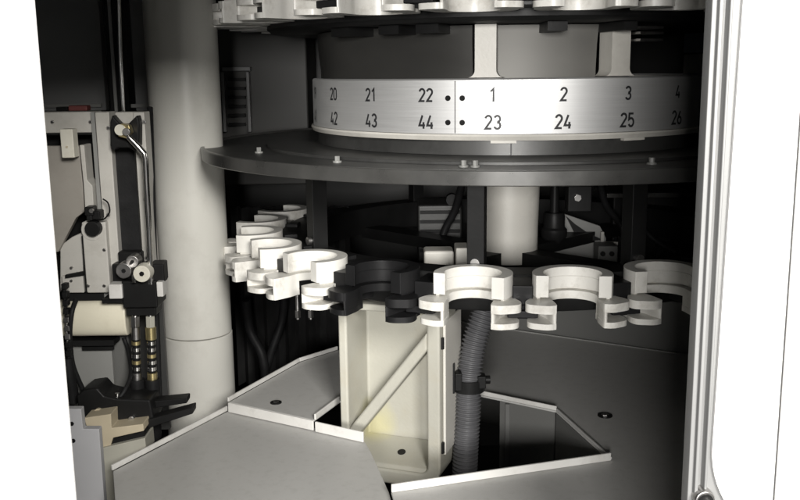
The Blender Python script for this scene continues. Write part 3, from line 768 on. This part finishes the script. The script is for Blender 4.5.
# hoses with banded metal fittings
def hose(x0, x1, brass, label):
    y = YL-.02
    t = thing('hydraulic_hose', label, 'hose', P(x1, 408, y), 'hoses below the valve block')
    seq = [(310, 318, .0042, 'steel_dull'), (318, 328, .0068, 'steel_dull' if not brass else 'tan')]
    X = lambda yy: x0+(x1-x0)*(yy-310)/100
    def seg(name, ya, yb, r, m_, n=16):
        bm = NB(); tube(bm, [P(X(ya), ya, y), P(X(yb), yb, y)], r, n); return part(name, bm, m_, t, bevel=.0008 if n < 10 else 0)
    seg('nipple', 308, 318, .0045, 'steel')
    seg('hex_nut', 316, 327, .0070, 'steel_dull' if not brass else 'olive', 6)
    seg('collar', 327, 339, .0064 if not brass else .0076, 'steel_dull' if not brass else 'brass', 12)
    seg('core', 338.5, 372, .0054, 'black')
    for i in range(5):
        ya = 341+i*6.4; seg('band', ya, ya+3.4, .0064, 'steel' if (i+brass) % 3 else 'brass')
    seg('ferrule', 372.5, 380, .0072, 'brass' if brass else 'steel_dull')
    bm = NB(); tube(bm, spline([P(X(380), 379, y), P(X(395), 395, y), P(X(410), 412, y+.004), P(X(430), 436, y+.02)], 6), .0108, 16); part('rubber_tube', bm, 'rubber', t)
hose(135, 138, False, 'left of the two banded hoses under the valve block, dull steel nut')
hose(150, 153.5, True, 'right of the two banded hoses under the valve block, bright brass collar')
# drag chain at the far left
ch = thing('drag_chain', 'thin black link chain hanging beside the left door edge', 'chain', P(68, 400, YL-.03))
for i in range(9):
    bm = NB(); x = 61+i*.55; y0 = 284+i*8.4; pb(bm, x, y0, x+5.5, y0+5.5, YL-.04, .012); pb(bm, x+1.5, y0+5.5, x+4, y0+8.4, YL-.037, .007)
    part('link', bm, 'steel_dull' if 3 < i < 7 else 'black', ch, bevel=.001)
bm = NB(); tube(bm, spline([P(67, 358, YL-.035), P(70, 380, YL-.035), P(74, 402, YL-.03)], 8), .0085, 12); part('sleeve', bm, 'rubber', ch)
# gripper arm at the bottom
ga = thing('transfer_arm', 'black arm with two prongs reaching towards the column', 'arm', P(120, 420, YL-.06))
yq = YL-.07
bm = NB(); ppoly(bm, [(76, 396), (84, 390), (97, 388), (104, 396), (118, 399), (150, 400), (154, 420), (148, 432), (116, 430), (100, 424), (80, 424)], yq, .05); part('body', bm, 'black', ga, bevel=.003)
for (xa, ya, xb_, yb_, hh, yo) in ((140, 405.5, 187, 401, 3.0, .02), (145, 424, 193, 411, 3.6, -.005)):
    bm = NB(); ppoly(bm, [(xa, ya-hh), (xb_, yb_-hh), (xb_, yb_+hh*.8), (xa, ya+hh+2)], yq+yo, .022); part('prong', bm, 'black', ga, bevel=.0015)
bm = NB(); c = P(118, 404, yq+.01); tube(bm, [c, c+Vector((0, 0, .016))], .0032, 12); part('pin', bm, 'steel', ga)
bm = NB(); disc_y(bm, P(131, 419.5, yq-.006), .0042, .007, 16); part('bolt', bm, 'steel_dull', ga, bevel=.0006)
bm = NB(); disc_y(bm, P(98, 413, yq-.005), .006, .006, 16); part('boss', bm, 'tan', ga)
tp = thing('stepped_block', 'tan and olive stepped block under the black arm', 'block', P(115, 460, YL-.09))
yk = YL-.10
bm = NB(); ppoly(bm, [(84, 418), (111, 414), (111.5, 428), (143, 424), (144, 431), (113, 438), (110, 447), (92, 448)], yk, .04); part('upper_step', bm, 'tan', tp, bevel=.001)
bm = NB(); ppoly(bm, [(100, 448.5), (111, 446), (145, 438), (146.5, 454), (116, 464), (115, 500), (102, 520)], yk-.004, .044); part('lower_step', bm, 'olive', tp, bevel=.001)
bm = NB(); ppoly(bm, [(111, 438.8), (144, 431.5), (145, 437), (112, 445)], yk+.004, .03); part('slot', bm, 'black', tp)
lp = thing('side_plate', 'pale grey upright plate at the bottom beside the left door', 'plate', P(88, 500, YL-.14))
yv = YL-.15
bm = NB(); ppoly(bm, [(60, 409), (81, 409), (83, 429), (99, 429), (102, 470), (107, 540), (60, 540)], yv, .012); part('sheet', bm, 'lilac', lp, bevel=.001)
for x, y in ((71.5, 424), (73, 441)):
    bm = NB(); disc_y(bm, P(x, y, yv-.0012), .0028, .002, 14); part('hole', bm, 'black', lp)

# ================================================================== front of the machine: left door edge, right door
ld_ = thing('sliding_door', 'blank bright white door edge filling the left side', 'door', (P(30, 250, .5).x, .5, CZ-.6))
xe = P(54, 250, .5).x
bm = NB(); box(bm, (xe-.9, .50, CZ-.95), (xe, .504, CZ+.75)); part('leaf', bm, 'white_door', ld_, bevel=.0015, seg=3)
bm = NB(); box(bm, (xe-.05, .5045, CZ-.9), (xe-.03, .512, CZ+.7)); part('seal', bm, 'rubber', ld_)

rd = thing('framed_door', 'white door in a ribbed grey frame filling the right side', 'door', (P(745, 250, .6).x, .6, CZ-.6))
YD = .6
def xd(px): return P(px, 250, YD).x
prof = [(699, .012), (699, .004), (700, 0), (704.5, 0), (705, -.004), (708.5, -.0045), (709, .001), (713.5, .0015), (714.5, -.005), (717, -.0055), (718, -.001), (2250, -.001), (2250, .012)]
bm = NB()
prism(bm, [Vector((xd(x), YD+y, CZ-.95)) for x, y in prof], Vector((0, 0, 1.70)))
part('frame', bm, 'frame', rd, bevel=.0006)
bm = NB()
for a, b in ((705.2, 708.4), (714.6, 717.0)):
    pass
# inset panels with rounded lower corner
def panel(x0, x1, zlow, rad, name, d, lean):
    bm = NB(); zt_ = CZ+.7; pts = []
    a, b = xd(x0), xd(x1); zl = CZ+zlow
    for i in range(19):
        an = R(180+90*i/18); pts.append((a+rad+rad*math.cos(an), zl+rad+rad*math.sin(an)))
    pts += [(b, zl), (b, zt_), (a+lean, zt_)]
    prism(bm, [Vector((x, YD-.0015-d, z)) for x, z in pts], Vector((0, d, 0)))
    part(name, bm, 'white_door', rd, bevel=.0012, seg=3)
zl = P(735, 548, YD).z-CZ
panel(721, 787, zl, .076, 'inner_panel', .003, .012)
bm = NB(); box(bm, (xd(789.2), YD-.006, CZ-.9), (xd(2240), YD-.0015, CZ+.7)); part('outer_panel', bm, 'white_door', rd, bevel=.0025, seg=3)
lt = P(704, 499, YD-.006)
bm = NB(); lathe_c = lt
tube(bm, [lt+Vector((0, .010, 0)), lt+Vector((0, -.003, 0))], .0070, 28); lk = part('lock', bm, 'steel_dull', rd, bevel=.0012)
bm = NB(); tube(bm, [lt+Vector((0, -.0032, 0)), lt+Vector((0, -.0045, 0))], .0052, 24); part('keyhole_cap', bm, 'black', lk)
bm = NB(); tube(bm, [lt+Vector((.001, -.0046, -.001)), lt+Vector((.001, -.007, -.001))], .0034, 20); part('key_barrel', bm, 'steel', lk)
# header over the opening
bm = NB(); box(bm, (-1.25, .62, CZ+.15), (1.15, .66, CZ+1.0))
tag(link('header_beam', bm, 'white_door', bevel=.003), 'white beam across the top of the machine opening', 'beam')

# ================================================================== light: ceiling lamp of the hall behind the camera
W = bpy.data.worlds.new('World'); S.world = W; W.use_nodes = True
W.node_tree.nodes['Background'].inputs[0].default_value = (.93, .97, 1, 1)
W.node_tree.nodes['Background'].inputs[1].default_value = .12
def area(name, loc, tgt, sx, sy, pw, col):
    l = bpy.data.lights.new(name, 'AREA'); l.shape = 'RECTANGLE'; l.size = sx; l.size_y = sy; l.energy = pw; l.color = col
    o = bpy.data.objects.new(name, l); C.objects.link(o); o.location = loc
    o.rotation_euler = (Vector(tgt)-Vector(loc)).to_track_quat('-Z', 'Y').to_euler(); return o
area('hall_lamp', (-.15, -1.4, CZ+.12), (.1, 1.2, CZ-.2), .5, .35, 66, (1, .98, .95))
area('hall_lamp', (.6, -1.3, CZ+.70), (-.2, 1.3, CZ-.3), .6, .5, 90, (1, .975, .93))
S.view_settings.view_transform = 'Standard'; S.view_settings.look = 'None'; S.view_settings.exposure = 0; S.view_settings.gamma = 1
